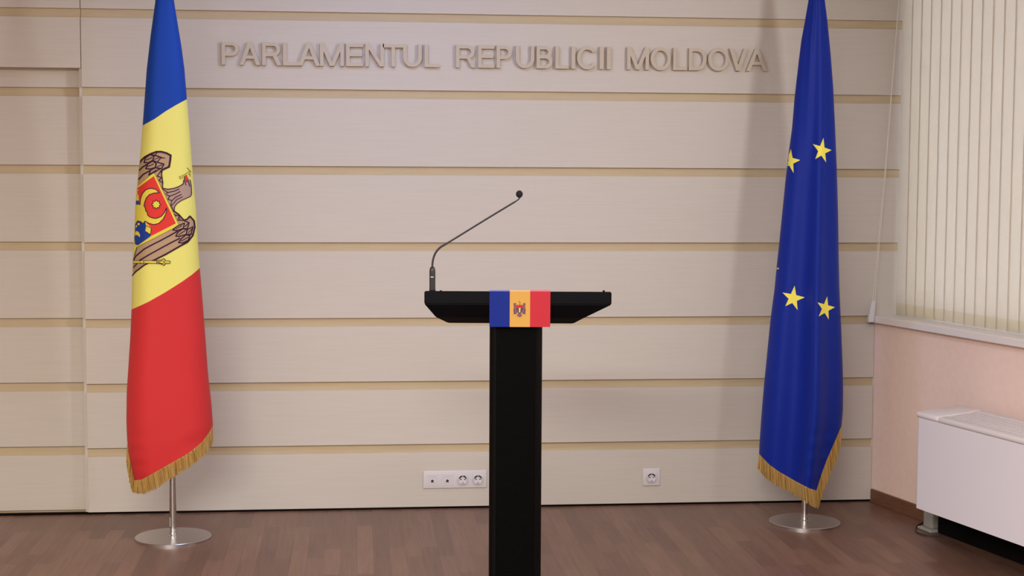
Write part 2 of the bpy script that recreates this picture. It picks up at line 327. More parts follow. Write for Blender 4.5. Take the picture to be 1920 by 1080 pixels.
# ------------------------------------------------------------------ raised letters
LET = [('PARLAMENTUL', [(415.5, 448), (449, 488), (491.7, 528), (530.6, 566), (559, 600), (600, 645), (649, 681), (685, 720), (718, 757), (756, 791), (796, 824)]),
       ('REPUBLICII', [(855, 892), (896.5, 927.5), (931, 959.5), (967, 1002), (1006, 1036), (1041.5, 1067), (1071.5, 1079), (1082, 1119.5), (1124.5, 1132), (1138, 1145.5)]),
       ('MOLDOVA', [(1176, 1217), (1220, 1258), (1262.5, 1289), (1292, 1325), (1328, 1367), (1367.5, 1402), (1400, 1439)])]
ORD = ['first', 'second', 'third', 'fourth', 'fifth', 'sixth', 'seventh', 'eighth', 'ninth', 'tenth', 'eleventh']
fy = WALL_Y - 0.020
ztop = WL(900, 84.5, fy).z; zbot = WL(900, 127, fy).z
def glyph(bm, ch, ox, oz, w, h, sw):
    """one letter from flat strokes, each a few tenths of a millimetre apart so they never coincide"""
    st = []
    def P(*p): st.append(list(p))
    def arc(cx, cz, rx, rz, a0, a1, n=18):
        o_, i_ = [], []
        for k in range(n+1):
            a = math.radians(a0+(a1-a0)*k/n); c, s_ = math.cos(a), math.sin(a)
            o_.append((cx+rx*c, cz+rz*s_)); i_.append((cx+(rx-sw)*c, cz+(rz-sw)*s_))
        for k in range(n): st.append([o_[k], o_[k+1], i_[k+1], i_[k]]); same[len(st)-1] = (a0, round(cz, 5))
    def bar(x0, z0, x1, z1): P((x0, z0), (x1, z0), (x1, z1), (x0, z1))
    same = {}; lobes = []
    if ch in 'PRB':
        bar(0, 0, sw, h); m_ = h*(0.47 if ch != 'B' else 0.52); rz = (h-m_+sw*0.5)/2; rx = min(rz, w-sw-0.004); top = w-rx-(0.006 if ch != 'P' else 0)
        if ch == 'B': top = w-rx-0.004
        bar(sw, h-sw, top, h); bar(sw, h-2*rz, top, h-2*rz+sw); arc(top, h-rz, rx, rz, -90, 90)
        if ch == 'B':
            r2 = (h-2*rz+sw)/2; t2 = w-min(r2, w-sw-0.004); bar(sw, 0, t2, sw); bar(sw, 2*r2-sw, t2, 2*r2); arc(t2, r2, w-t2, r2, -90, 90)
        if ch == 'R': P((w-sw*1.15, 0), (w, 0), (w*0.62+sw*0.5, h-2*rz+sw*0.6), (w*0.62-sw*0.7, h-2*rz+sw*0.6))
    elif ch in 'AV':
        q = sw*1.12; f_ = (lambda z: z) if ch == 'A' else (lambda z: h-z)
        P((0, f_(0)), (q, f_(0)), (w/2+q/2, f_(h)), (w/2-q/2, f_(h))); P((w-q, f_(0)), (w, f_(0)), (w/2+q/2, f_(h)), (w/2-q/2, f_(h)))
        if ch == 'A': bar(w*0.22, h*0.27, w*0.78, h*0.27+sw*0.9)
    elif ch == 'M':
        bar(0, 0, sw, h); bar(w-sw, 0, w, h); q = sw*1.0
        P((0, h), (q*1.1, h), (w/2+q*0.55, 0), (w/2-q*0.55, 0)); P((w-q*1.1, h), (w, h), (w/2+q*0.55, 0), (w/2-q*0.55, 0))
    elif ch == 'N':
        bar(0, 0, sw, h); bar(w-sw, 0, w, h); P((0, h), (sw*1.15, h), (w, 0), (w-sw*1.15, 0))
    elif ch == 'L': bar(0, 0, sw, h); bar(sw, 0, w, sw)
    elif ch == 'E': bar(0, 0, sw, h); bar(sw, 0, w, sw); bar(sw, h-sw, w, h); bar(sw, h*0.5-sw*0.4, w*0.94, h*0.5+sw*0.6)
    elif ch == 'T': bar(w/2-sw/2, 0, w/2+sw/2, h-sw); bar(0, h-sw, w, h)
    elif ch == 'I': bar(0, 0, w, h)
    elif ch == 'U': r_ = w/2; bar(0, r_, sw, h); bar(w-sw, r_, w, h); arc(r_, r_, r_, r_, 180, 360)
    elif ch == 'O': arc(w/2, h/2, w/2, h/2+0.002, 0, 360, 48)
    elif ch == 'C': arc(w*0.52, h/2, w*0.52, h/2+0.002, 38, 322, 40)
    elif ch == 'D': bar(0, 0, sw, h); t_ = w-h*0.42; bar(sw, h-sw, t_, h); bar(sw, 0, t_, sw); arc(t_, h/2, h*0.42, h/2, -90, 90, 24)
    cnt = 0
    for k, pl in enumerate(st):
        if k not in same: cnt += 1
        if k in same and same[k] not in lobes: lobes.append(same[k])
        y = fy + (0.0001*lobes.index(same[k]) if k in same else 0.0003+0.0002*cnt)
        a = [bm.verts.new((ox+x, y, oz+z)) for x, z in pl]; b = [bm.verts.new((ox+x, fy+0.0185, oz+z)) for x, z in pl]
        bm.faces.new(a)
        for i_ in range(len(a)): j_ = (i_+1) % len(a); bm.faces.new((a[i_], b[i_], b[j_], a[j_]))
    bmesh.ops.remove_doubles(bm, verts=bm.verts, dist=1e-6)
    bmesh.ops.recalc_face_normals(bm, faces=bm.faces[:])
for word, spans in LET:
    for i, (ch, (xa, xb)) in enumerate(zip(word, spans)):
        X0 = WL(xa, 105, fy).x; X1 = WL(xb, 105, fy).x
        bm = bmesh.new(); glyph(bm, ch, X0, zbot, X1-X0, ztop-zbot, 0.0165)
        o = obj('raised_letter', bm, M['letter'])
        origin_to(o, ((X0+X1)/2, WALL_Y-0.001, zbot))
        tag(o, f'raised beige wooden letter {ch}, {ORD[i]} letter of the word {word} on the panelled wall', 'letter', 'raised letters of the wall inscription')

# ------------------------------------------------------------------ sockets
WAX = (Vector((1, 0, 0)), Vector((0, -1, 0)), UZ)       # y axis out of the wall
def disc(bm, c, r, depth, n=28, ri=0):
    # shallow ring/disc on the wall, facing the room
    vs = [bm.verts.new(c + Vector((r*math.cos(2*math.pi*i/n), 0, r*math.sin(2*math.pi*i/n)))) for i in range(n)]
    f = bm.faces.new(vs); r_ = bmesh.ops.extrude_face_region(bm, geom=[f])
    bmesh.ops.translate(bm, verts=[g for g in r_['geom'] if isinstance(g, bmesh.types.BMVert)], vec=(0, -depth, 0))
    bmesh.ops.recalc_face_normals(bm, faces=bm.faces[:])
def schuko(c, parent):
    c = Vector(c)
    bm = bmesh.new(); n = 32; y0 = 0.0; 
    # collar with a sunk well
    prof = [(0.0235, 0.0), (0.0235, -0.0015), (0.0205, -0.002), (0.0195, 0.0055), (0.0, 0.0055)]
    rings = []
    for r, y in prof:
        rings.append([bm.verts.new(c + Vector((0, y, 0)))] if r == 0 else [bm.verts.new(c + Vector((r*math.cos(2*math.pi*i/n), y, r*math.sin(2*math.pi*i/n)))) for i in range(n)])
    for a, b in zip(rings, rings[1:]):
        for i in range(n):
            if len(b) == 1: bm.faces.new((a[i], a[(i+1) % n], b[0]))
            else: bm.faces.new((a[i], a[(i+1) % n], b[(i+1) % n], b[i]))
    for f in bm.faces: f.material_index = 0
    bmesh.ops.recalc_face_normals(bm, faces=bm.faces[:])
    s = obj('power_socket', bm, M['plastic'], parent, smooth=True)
    for dx in (-0.0095, 0.0095):
        bm = bmesh.new(); disc(bm, c + Vector((dx, 0.005, 0)), 0.003, 0.0006, 12); obj('pin_hole', bm, M['port'], s)
    for sz in (1, -1):
        bm = bmesh.new(); box(bm, (-0.003, -0.004, sz*0.0165-0.003), (0.003, 0.002, sz*0.0165+0.003), c, WAX); obj('earth_clip', bm, M['plastic_grey'], s)
    # upper arc shutter of the well, seen as a grey crescent
    bm = bmesh.new()
    a0 = [(0.0145, 0.0185)]
    vi = [[], []]
    for i in range(13):
        a = math.radians(15 + 150*i/12)
        for q, rr in enumerate((0.0135, 0.0185)): vi[q].append(bm.verts.new(c + Vector((rr*math.cos(a), 0.0045, rr*math.sin(a)))))
    for i in range(12): bm.faces.new((vi[0][i], vi[0][i+1], vi[1][i+1], vi[1][i]))
    bmesh.ops.solidify(bm, geom=bm.faces[:], thickness=0.0008)
    obj('socket_rim', bm, M['plastic_grey'], s)
def plate(xa, xb, yc_px, name, label):
    p0 = WL(xa, yc_px); p1 = WL(xb, yc_px); zc = p0.z*0.5+p1.z*0.5
    t = thing(name, label, 'wall socket', Vector(((p0.x+p1.x)/2, WALL_Y, zc-0.0405)))
    return t, p0.x, p1.x
def frame_with_holes(xs, x0, x1, zc, parent):
    bm = bmesh.new(); box(bm, (x0, 0.0, zc-0.0415), (x1, 0.0065, zc+0.0415), (0, WALL_Y, 0), WAX, bevel=0.003, seg=3)
    return obj('frame_plate', bm, M['plastic'], parent, smooth=True)
def module(xc, zc, parent, kind):
    c = Vector((xc, WALL_Y-0.0065, zc))
    bm = bmesh.new(); box(bm, (-0.027, 0, -0.027), (0.027, 0.0015 if kind == 'data' else 0.0012, 0.027), c, WAX, bevel=0.0008, seg=1)
    ins = obj('insert', bm, M['plastic'], parent)
    if kind == 'power':
        cc = c + Vector((0, -0.0078, 0)) + Vector((0, 0.0, 0))
        # well is built standing proud by its own depth
        schuko(c + Vector((0, -0.0072, 0)), parent)
        bm = bmesh.new(); disc(bm, c + Vector((0, 0.0, 0)), 0.0236, 0.0072, 32); 
        # only its rim wall: remove caps
        bmesh.ops.delete(bm, geom=[f for f in bm.faces if len(f.verts) > 4], context='FACES_ONLY')
        obj('socket_collar', bm, M['plastic'], parent, smooth=True)
    else:
        bm = bmesh.new(); box(bm, (-0.018, 0.0014, -0.016), (0.018, 0.003, 0.012), c, WAX, bevel=0.0007, seg=1); dp = obj('data_port', bm, M['plastic'], parent)
        bm = bmesh.new(); box(bm, (-0.006, 0.0029, -0.012), (0.006, 0.0034, -0.001), c, WAX); box(bm, (-0.0025, 0.0029, -0.001), (0.0025, 0.0034, 0.0015), c, WAX); obj('port_opening', bm, M['port'], dp)
        bm = bmesh.new(); box(bm, (-0.016, 0.0029, 0.0135), (0.016, 0.0033, 0.0142), c, WAX); obj('label_slot', bm, M['plastic_grey'], dp)
t, x0, x1 = plate(793.5, 912.3, 898.3, 'socket_block', 'wide white plate with two data ports and two power sockets left of the lectern')
zc = WL(853, 898.5).z
frame_with_holes(None, x0, x1, zc, t)
for px, kind in ((810.5, 'data'), (838.7, 'data'), (867.5, 'power'), (896, 'power')): module(WL(px, 898).x, zc, t, kind)
t, x0, x1 = plate(1204.8, 1237.2, 894, 'socket_outlet', 'small square white single power socket on the wall right of the lectern')
zc = WL(1221, 894.3).z; frame_with_holes(None, x0, x1, zc, t); module((x0+x1)/2, zc, t, 'power')

# ------------------------------------------------------------------ lectern
LD = 5.3
PAX = (HR, HF, UZ)
pc = PF(967, 900, LD); pc.z = 0
lec = thing('lectern', 'black lectern with wide angular desk on a narrow column', 'lectern', pc)
# desk: rings from front top downwards; (left px, right px, y px, front offset, back offset)
zt = PF(960, 546.2, LD).z; z1 = PF(970, 570.5, LD).z
def lx(px, py): return (PF(px, py, LD)-pc).dot(HR)
bm = bmesh.new()
def ring(xl, xr, z, f, b, zb=None):
    if zb is None: zb = z
    return [bm.verts.new(pc + HR*x + HF*y + UZ*zz) for x, y, zz in ((xl, f, z), (xr, f, z), (xr, b, zb), (xl, b, zb))]
A_l, A_r = lx(795.5, 555), lx(1146.8, 555)
R = [ring(A_l, A_r, zt, 0, 0.42, zt-0.060),
     ring(A_l, A_r, z1, 0, 0.42, z1-0.030),
     ring(lx(816, 596), lx(1097, 596), PF(966, 596, LD+0.02).z, 0.035, 0.36),
     ring(lx(838, 606), lx(1077, 606), PF(966, 606.3, LD+0.09).z, 0.09, 0.33)]
for a, b in zip(R, R[1:]):
    for q in range(4): bm.faces.new((a[q], a[(q+1) % 4], b[(q+1) % 4], b[q]))
bm.faces.new(R[0][::-1]); bm.faces.new(R[-1]); bmesh.ops.recalc_face_normals(bm, faces=bm.faces[:])
bmesh.ops.bevel(bm, geom=bm.edges[:], offset=0.003, segments=2, affect='EDGES')
obj('desk', bm, M['black'], lec, smooth=True, angle=25)
for px in (826.5, 1132):
    bm = bmesh.new(); p = PF(px, 547, LD+0.02); lathe(bm, p, [(0.004, -0.006), (0.004, 0.004), (0.002, 0.0052), (0, 0.0054)], 14); obj('screw', bm, M['black'], lec, smooth=True)
# column: rounded profile
cl, cr = lx(917, 760), lx(1016.5, 760); zd = z1-0.05
bm = bmesh.new(); rad = 0.024; pr = []
y0c, y1c = 0.03, 0.30
for cxx, cyy, a0 in ((cl+rad, y0c+rad, 180), (cr-rad, y0c+rad, 270), (cr-rad, y1c-rad, 0), (cl+rad, y1c-rad, 90)):
    for i in range(9):
        a = math.radians(a0 + 90*i/8); pr.append((cxx+rad*math.cos(a), cyy+rad*math.sin(a)))
lo = [bm.verts.new(pc + HR*x + HF*y + UZ*0.015) for x, y in pr]; hi = [bm.verts.new(pc + HR*x + HF*y + UZ*zd) for x, y in pr]
for i in range(len(pr)): j = (i+1) % len(pr); bm.faces.new((lo[i], lo[j], hi[j], hi[i]))
bm.faces.new(lo[::-1]); bm.faces.new(hi); bmesh.ops.recalc_face_normals(bm, faces=bm.faces[:])
obj('column', bm, M['black_col'], lec, smooth=True, angle=30)
bm = bmesh.new(); box(bm, (cl+0.024, y0c-0.004, 0.05), (cr-0.024, y0c+0.01, zd-0.002), pc, PAX, bevel=0.002); obj('front_panel', bm, M['perf'], lec)
bm = bmesh.new(); box(bm, (-0.24, 0.0, 0), (0.24, 0.42, 0.018), pc, PAX, bevel=0.004); obj('base_plate', bm, M['black'], lec)
# flag plate on the lectern's front
fx0, fx1 = lx(917.8, 580), lx(1031.8, 580); fz0, fz1 = PF(975, 613.3, LD-0.01).z, PF(975, 544.6, LD-0.01).z
pb = pc + UZ*fz0 + HR*((fx0+fx1)/2)
pf = thing('flag_plate', 'small blue, yellow and red flag plate with eagle emblem on the lectern front', 'flag plate', pb)
w3 = (fx1-fx0)/3
bm = bmesh.new()
for i in range(3):
    box(bm, (fx0+w3*i, -0.0055, fz0), (fx0+w3*(i+1), -0.0015, fz1-0.0035), pc, PAX, mi=i)
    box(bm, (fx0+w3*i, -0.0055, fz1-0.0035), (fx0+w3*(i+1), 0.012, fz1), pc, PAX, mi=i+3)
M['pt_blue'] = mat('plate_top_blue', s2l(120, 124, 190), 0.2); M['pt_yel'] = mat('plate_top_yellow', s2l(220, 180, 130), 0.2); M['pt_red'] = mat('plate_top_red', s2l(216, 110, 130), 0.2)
obj('plate', bm, [M['p_blue'], M['p_yel'], M['p_red'], M['pt_blue'], M['pt_yel'], M['pt_red']], pf)
bm = bmesh.new()
def pe(pts, layer, mi, mirror=False):
    # crop (945,550) x18
    for s in ((1, -1) if mirror else (1,)):
        q = []
        for x, y in pts:
            x_ = 525 + s*(x-525)
            p = PF(945+x_/18, 550+y/18, LD-0.0056); q.append(bm.verts.new(p - HF*(0.0002*layer)))
        f = bm.faces.new(q); f.material_index = mi
pe([(320, 340), (345, 325), (410, 330), (405, 400), (430, 440), (430, 560), (460, 640), (425, 690), (400, 725), (385, 690), (345, 700), (300, 745), (335, 660), (310, 560), (335, 480), (325, 400)], 1, 0, True)
pe([(470, 640), (580, 640), (610, 770), (560, 790), (530, 820), (495, 790), (430, 760)], 1, 0)
pe([(490, 270), (530, 255), (560, 290), (555, 340), (565, 400), (500, 400), (520, 330), (515, 300), (485, 295)], 1, 5)
pe([(415, 390), (640, 390), (640, 520), (600, 470), (525, 540), (460, 480), (415, 500)], 2, 1)
pe([(415, 500), (460, 480), (525, 540), (600, 470), (640, 510), (640, 560), (590, 650), (525, 680), (460, 640), (415, 580)], 2, 2)
pe([(490, 500), (570, 500), (545, 560), (550, 640), (500, 640), (510, 560)], 3, 3)
pe([(560, 590), (590, 560), (625, 580), (600, 610)], 3, 0, True)
pe([(435, 660), (455, 650), (480, 660), (440, 745), (405, 740)], 2, 4, True)
pe([(330, 560), (350, 540), (365, 640), (400, 690), (345, 690), (340, 620)], 2, 2, True)
pe([(345, 350), (395, 350), (385, 420), (350, 440)], 2, 6, True)
bmesh.ops.recalc_face_normals(bm, faces=bm.faces[:])
for f in bm.faces:
    if f.normal.dot(HF) > 0: f.normal_flip()
obj('coat_of_arms', bm, [M['p_brown'], M['p_red'], M['p_dark'], M['e_yel'], M['p_yel'], mat('plate_olive', s2l(150, 120, 70), 0.4), mat('plate_maroon', s2l(124, 58, 62), 0.4)], pf)

# ------------------------------------------------------------------ gooseneck microphone
MD = LD+0.022
mb = PF(810.7, 546, MD); mb.z = zt-0.0016
mic = thing('gooseneck_microphone', 'thin black gooseneck microphone standing at the left end of the lectern desk', 'microphone', mb)
bm = bmesh.new(); hb = PF(810.7, 500, MD).z - mb.z; hh = PF(810.7, 545, MD).z-mb.z
r = 5.4/520*1.0
lathe(bm, mb, [(0, 0), (r*1.0, 0), (r, hb-0.018), (r*0.96, hb-0.010), (r*0.75, hb-0.003), (r*0.45, hb), (0, hb)], 28); obj('stem_base', bm, M['mic'], mic, smooth=True)
bm = bmesh.new(); zz = PF(810, 519, MD).z-mb.z
box(bm, (-0.006, -r-0.0008, zz-0.0014), (0.005, -r+0.003, zz+0.0014), mb, PAX); obj('maker_mark', bm, M['mark'], mic)
bm = bmesh.new(); lathe(bm, mb, [(r*1.02, hh-0.001), (r*1.1, hh), (r*1.1, hh+0.003), (r*1.0, hh+0.004)], 28); obj('ring', bm, M['plastic_grey'] if False else M['mic'], mic, smooth=True)
gp = [(810.7, 501), (810.9, 494), (812.2, 486), (815, 477.5), (819.5, 470), (826, 463.5), (835, 458), (850, 449), (880, 430.5), (910, 412), (940, 393.8), (962, 380.5), (970, 375.5), (974, 371.5), (976, 367)]
pts = smoothpts([PF(x, y, MD - 0.0*(x-810)/165) for x, y in gp], 5)
n_ = len(pts); rads = [0.0036 if i < n_*0.45 else (0.0031 if i < n_*0.8 else 0.0024) for i in range(n_)]
bm = bmesh.new(); tube(bm, pts, rads, 12); obj('gooseneck', bm, M['goose'], mic, smooth=True)
bm = bmesh.new(); hc = PF(973.8, 364, MD)
bmesh.ops.create_uvsphere(bm, u_segments=24, v_segments=16, radius=6.2/520)
for v in bm.verts: v.co.z *= 1.08
bmesh.ops.translate(bm, verts=bm.verts, vec=hc); obj('foam_windscreen', bm, M['foam'], mic, smooth=True)

# ------------------------------------------------------------------ flags
class Flag:
    def __init__(s, left, right, base_px, name, label, zpole):
        s.left, s.right = left, right
        s.base = FL(*base_px); s.base.z = 0
        s.dist = Vector((s.base.x, s.base.y, 0)).length
        s.n = Vector((s.base.x, s.base.y, 0)).normalized()      # away from the viewer's standpoint
        s.root = thing(name, label, 'flag', s.base)
    def xl(s, y): return interp(s.left, y)
    def xr(s, y): return interp(s.right, y)
    def t(s, px, py): return (px-s.xl(py))/(s.xr(py)-s.xl(py))
    def P(s, px, py, side=1, off=0.0):
        t = min(max(s.t(px, py), 0.0), 1.0); ph = math.acos(1-2*t)
        W = (s.xr(py)-s.xl(py))/440.0
        if side > 0: b = 0.34*W*math.sin(ph)**0.9 + s.fold(t, py)*math.sin(ph)*W + off
        else: b = -(0.30*W*math.sin(ph) + 0.05*W*math.sin(5*ph)*math.sin(ph))
        # plane facing the viewer, at the pole plus the bulge
        return on_plane(px, py, s.n*(s.dist - b), s.n)
    def fold(s, t, py): return 0
def build_cloth(fl, ytop, hem, back_y, lines, mats, matfn, nx=46, name='cloth'):
    """front sheet cut along the stripe lines in its own plane, then hung in depth; the back closes it."""
    bm = bmesh.new(); ys = []; y = ytop
    ymax = max(p[1] for p in hem)
    while y < ymax+1: ys.append(y); y += 9
    ys.append(ymax+1)
    grid = []
    for y in ys:
        row = []
        for i in range(nx+1):
            t = 0.5-0.5*math.cos(math.pi*i/nx); row.append(bm.verts.new((fl.xl(y)+t*(fl.xr(y)-fl.xl(y)), y, 0)))
        grid.append(row)
    for a, b in zip(grid, grid[1:]):
        for i in range(nx): bm.faces.new((a[i], a[i+1], b[i+1], b[i]))
    def cut(p, q):
        d = Vector((q[0]-p[0], q[1]-p[1], 0)); nn = Vector((-d.y, d.x, 0)).normalized()
        bmesh.ops.bisect_plane(bm, geom=bm.verts[:]+bm.edges[:]+bm.faces[:], plane_co=(p[0], p[1], 0), plane_no=nn)
    for ln in lines:
        for p, q in zip(ln, ln[1:]): cut(p, q)
    for p, q in zip(hem, hem[1:]): cut(p, q)
    def hy(x):
        if x < hem[0][0]: return hem[0][1]
        return interp([(a, b) for a, b in hem], x)
    dead = [f for f in bm.faces if f.calc_center_median().y > fl.hemfn(f.calc_center_median().x)]
    bmesh.ops.delete(bm, geom=dead, context='FACES')
    for f in bm.faces: c = f.calc_center_median(); f.material_index = matfn(c.x, c.y); f.smooth = True
    for v in bm.verts: v.co = fl.P(v.co.x, v.co.y)
    # back
    y = ytop; rows_ = []
    while y < back_y: rows_.append(y); y += 14
    rows_.append(back_y); g2 = []
    for y in rows_:
        g2.append([bm.verts.new(fl.P(fl.xl(y)+(0.5-0.5*math.cos(math.pi*i/26))*(fl.xr(y)-fl.xl(y)), y, -1)) for i in range(27)])
    for r_, (a, b) in enumerate(zip(g2, g2[1:])):
        for i in range(26):
            f = bm.faces.new((a[i+1], a[i], b[i], b[i+1])); xm = (fl.xl(rows_[r_])+fl.xr(rows_[r_]))/2; f.material_index = matfn(xm, rows_[r_]); f.smooth = True
    bmesh.ops.recalc_face_normals(bm, faces=bm.faces[:])
    bmesh.ops.solidify(bm, geom=bm.faces[:], thickness=0.0007)
    return obj(name, bm, mats, fl.root, smooth=True, angle=60)
def decal(fl, bm, pts, mi, layer, step=2):
    """a printed patch following the cloth"""
    b2 = bmesh.new(); vs = [b2.verts.new((x, y, 0)) for x, y in pts]
    try: f = b2.faces.new(vs); f.normal_update()
    except ValueError: b2.free(); return
    bmesh.ops.triangulate(b2, faces=b2.faces[:], ngon_method='EAR_CLIP')
    xs = [p[0] for p in pts]; ys_ = [p[1] for p in pts]
    x = math.ceil(min(xs)/step)*step
    while x < max(xs): bmesh.ops.bisect_plane(b2, geom=b2.verts[:]+b2.edges[:]+b2.faces[:], plane_co=(x, 0, 0), plane_no=(1, 0, 0)); x += step
    y = math.ceil(min(ys_)/9)*9
    while y < max(ys_): bmesh.ops.bisect_plane(b2, geom=b2.verts[:]+b2.edges[:]+b2.faces[:], plane_co=(0, y, 0), plane_no=(0, 1, 0)); y += 9
    dead = [f for f in b2.faces if fl.t(f.calc_center_median().x, f.calc_center_median().y) < 0.004 or fl.t(f.calc_center_median().x, f.calc_center_median().y) > 0.996]
    bmesh.ops.delete(b2, geom=dead, context='FACES')
    mp_ = {}
    for v in b2.verts: mp_[v] = bm.verts.new(fl.P(v.co.x, v.co.y, 1, 0.0012 + 0.0004*layer))
    for f in b2.faces:
        try: nf = bm.faces.new([mp_[v] for v in f.verts])
        except ValueError: continue
        nf.material_index = mi; nf.smooth = True
        nf.normal_update()
        if nf.normal.dot(fl.n) > 0: nf.normal_flip()
    b2.free()
def stroke(fl, bm, pts, wd, mi, layer):
    for (x0, y0), (x1, y1) in zip(pts, pts[1:]):
        dx, dy = x1-x0, y1-y0; l_ = math.hypot(dx, dy)
        if l_ < 1e-6: continue
        e = wd*0.35; ux, uy = dx/l_, dy/l_; nx_, ny_ = -uy*wd*0.78, ux*wd*0.78
        x0e, y0e, x1e, y1e = x0-ux*e, y0-uy*e, x1+ux*e, y1+uy*e
        decal(fl, bm, [(x0e+nx_, y0e+ny_), (x1e+nx_, y1e+ny_), (x1e-nx_, y1e-ny_), (x0e-nx_, y0e-ny_)], mi, layer, step=2.5)
def fringe(fl, hem, tips, n, name='fringe'):
    """hundreds of short threads from the hem down to the ragged tip line; a woven band along the hem"""
    bm = bmesh.new()
    def along(tab, s):
        L_ = [0]
        for p, q in zip(tab, tab[1:]): L_.append(L_[-1]+math.hypot(q[0]-p[0], q[1]-p[1]))
        d = s*L_[-1]
        for i in range(len(tab)-1):
            if d <= L_[i+1]+1e-9:
                k_ = (d-L_[i])/max(1e-9, L_[i+1]-L_[i]); return (tab[i][0]+(tab[i+1][0]-tab[i][0])*k_, tab[i][1]+(tab[i+1][1]-tab[i][1])*k_)
        return tab[-1]
    K = len(hem)-1
    for i in range(n):
        s = (i+random.random()*0.8)/n*K; a = min(int(s), K-1); k_ = s-a
        hx, hy = hem[a][0]+(hem[a+1][0]-hem[a][0])*k_, hem[a][1]+(hem[a+1][1]-hem[a][1])*k_
        tx, ty = tips[a][0]+(tips[a+1][0]-tips[a][0])*k_, tips[a][1]+(tips[a+1][1]-tips[a][1])*k_
        j = random.uniform(-1.6, 1.6); dj = random.uniform(0.88, 1.06); lay = random.uniform(0.0005, 0.005)
        h3 = fl.P(min(max(hx, fl.xl(hy)+0.5), fl.xr(hy)-0.5), hy-1.2, 1, lay)
        dd = (h3-CAM); dpt = dd.dot(fl.n)
        e = on_plane(hx+(tx-hx)*dj+j, hy+(ty-hy)*dj, CAM*0 + fl.n*dpt, fl.n)
        mid = (h3+e)/2 + Vector((0, 0, -0.001)) + fl.n*random.uniform(-0.002, 0.001)
        w_ = random.uniform(0.0009, 0.0017); side = fl.n.cross(UZ)
        q = []
        for p, ww in ((h3, w_*0.8), (mid, w_), (e, w_*0.9)): q.append([bm.verts.new(p - side*ww + fl.n*ww*0.6), bm.verts.new(p - fl.n*ww*0.8), bm.verts.new(p + side*ww + fl.n*ww*0.6)])
        mi = 1 if random.random() < 0.28 else 0
        for u, v in zip(q, q[1:]):
            for c_ in range(3): f = bm.faces.new((u[c_], u[(c_+1) % 3], v[(c_+1) % 3], v[c_])); f.material_index = mi
        bm.faces.new(q[-1])
    # band
    prev = None
    for i in range(121):
        s = i/120*K; a = min(int(s), K-1); k_ = s-a
        hx, hy = hem[a][0]+(hem[a+1][0]-hem[a][0])*k_, hem[a][1]+(hem[a+1][1]-hem[a][1])*k_
        cxp = min(max(hx, fl.xl(hy)+0.3), fl.xr(hy)-0.3)
        p = fl.P(cxp, hy-1.0, 1, 0.0018); q = fl.P(cxp, hy+2.0, 1, 0.0018)
        cur = [bm.verts.new(p), bm.verts.new(p - fl.n*0.0012), bm.verts.new(q - fl.n*0.0012), bm.verts.new(q)]
        if prev:
            for c_ in range(4): bm.faces.new((prev[c_], prev[(c_+1) % 4], cur[(c_+1) % 4], cur[c_]))
        prev = cur
    bmesh.ops.recalc_face_normals(bm, faces=bm.faces[:])
    o = obj(name, bm, [M['fringe'], M['fringe_d']], fl.root, smooth=False); o['label'] = 'gold thread fringe along the bottom hem'
    return o
def stand(fl, ztop, rdisc, sticker):
    bx = fl.base
    bm = bmesh.new(); lathe(bm, bx, [(0, 0), (rdisc, 0), (rdisc, 0.011), (rdisc-0.0015, 0.0125), (0, 0.0125)], 96); obj('base_disc', bm, M['steel_plate'], fl.root, smooth=True)
    bm = bmesh.new(); lathe(bm, bx, [(0.0145, 0.0125), (0.0145, ztop), (0, ztop)], 40); obj('pole', bm, M['steel'], fl.root, smooth=True)
    bm = bmesh.new(); lathe(bm, bx, [(0.0145, 0.0125), (0.0205, 0.0125), (0.0205, 0.016), (0.0165, 0.018), (0.0165, 0.035), (0.0145, 0.036)], 40); obj('collar', bm, M['steel'], fl.root, smooth=True)
    bm = bmesh.new(); lathe(bm, bx, [(0.0, ztop), (0.012, ztop), (0.02, ztop+0.02), (0.022, ztop+0.035), (0.012, ztop+0.06), (0, ztop+0.10)], 32); obj('finial', bm, M['steel'], fl.root, smooth=True)
    if sticker:
        bm = bmesh.new()
        sd = (-fl.n.cross(UZ)).normalized(); vs = []
        ns_ = 5
        for z in (0.055, 0.095):
            vs.append([bm.verts.new(bx + UZ*z + (-fl.n*math.cos(a) + fl.n.cross(UZ)*math.sin(a))*0.0151) for a in [math.radians(-95+i*12) for i in range(ns_)]])
        for i in range(ns_-1): bm.faces.new((vs[0][i], vs[0][i+1], vs[1][i+1], vs[1][i]))
        bmesh.ops.solidify(bm, geom=bm.faces[:], thickness=0.0002); o = obj('sticker', bm, M['sticker'], fl.root); o['label'] = 'small white sticker low on the steel pole'

# ---- Moldovan flag, left
LL = [(-230, 305), (-150, 300), (0, 291.5), (65, 282.5), (130, 275), (220, 268.5), (280, 264), (325, 259), (380, 254), (440, 251.5), (480, 249), (540, 247.5), (580, 246.5), (636, 244), (733, 237.6), (790, 236.8), (829, 238.5), (853, 241), (902, 251.5)]
LR = [(-230, 318), (-150, 318), (-60, 321), (0, 326), (40, 332.5), (85, 340), (130, 346), (185, 350.5), (250, 356), (320, 361), (390, 367.5), (450, 371), (495, 374), (540, 378), (636, 385.5), (699, 390), (757, 396.6), (795, 399.3), (812, 399.3), (905, 399.3)]
md = Flag(LL, LR, (325, 1010), 'tricolour_flag', 'blue, yellow and red flag with eagle emblem hanging furled on a steel floor stand', 2.6)
HEM_L = [(236, 829), (241, 853), (251.8, 902.5), (258, 903), (267, 900.5), (290, 887.5), (315.7, 873.5), (345, 857), (359, 848), (380, 830), (393, 812), (400, 798)]
def hemfn_L(x):
    if x < 251.8: return interp([(236, 829), (241, 853), (251.8, 902.5)], x)
    return interp(HEM_L[2:], x)
md.hemfn = hemfn_L
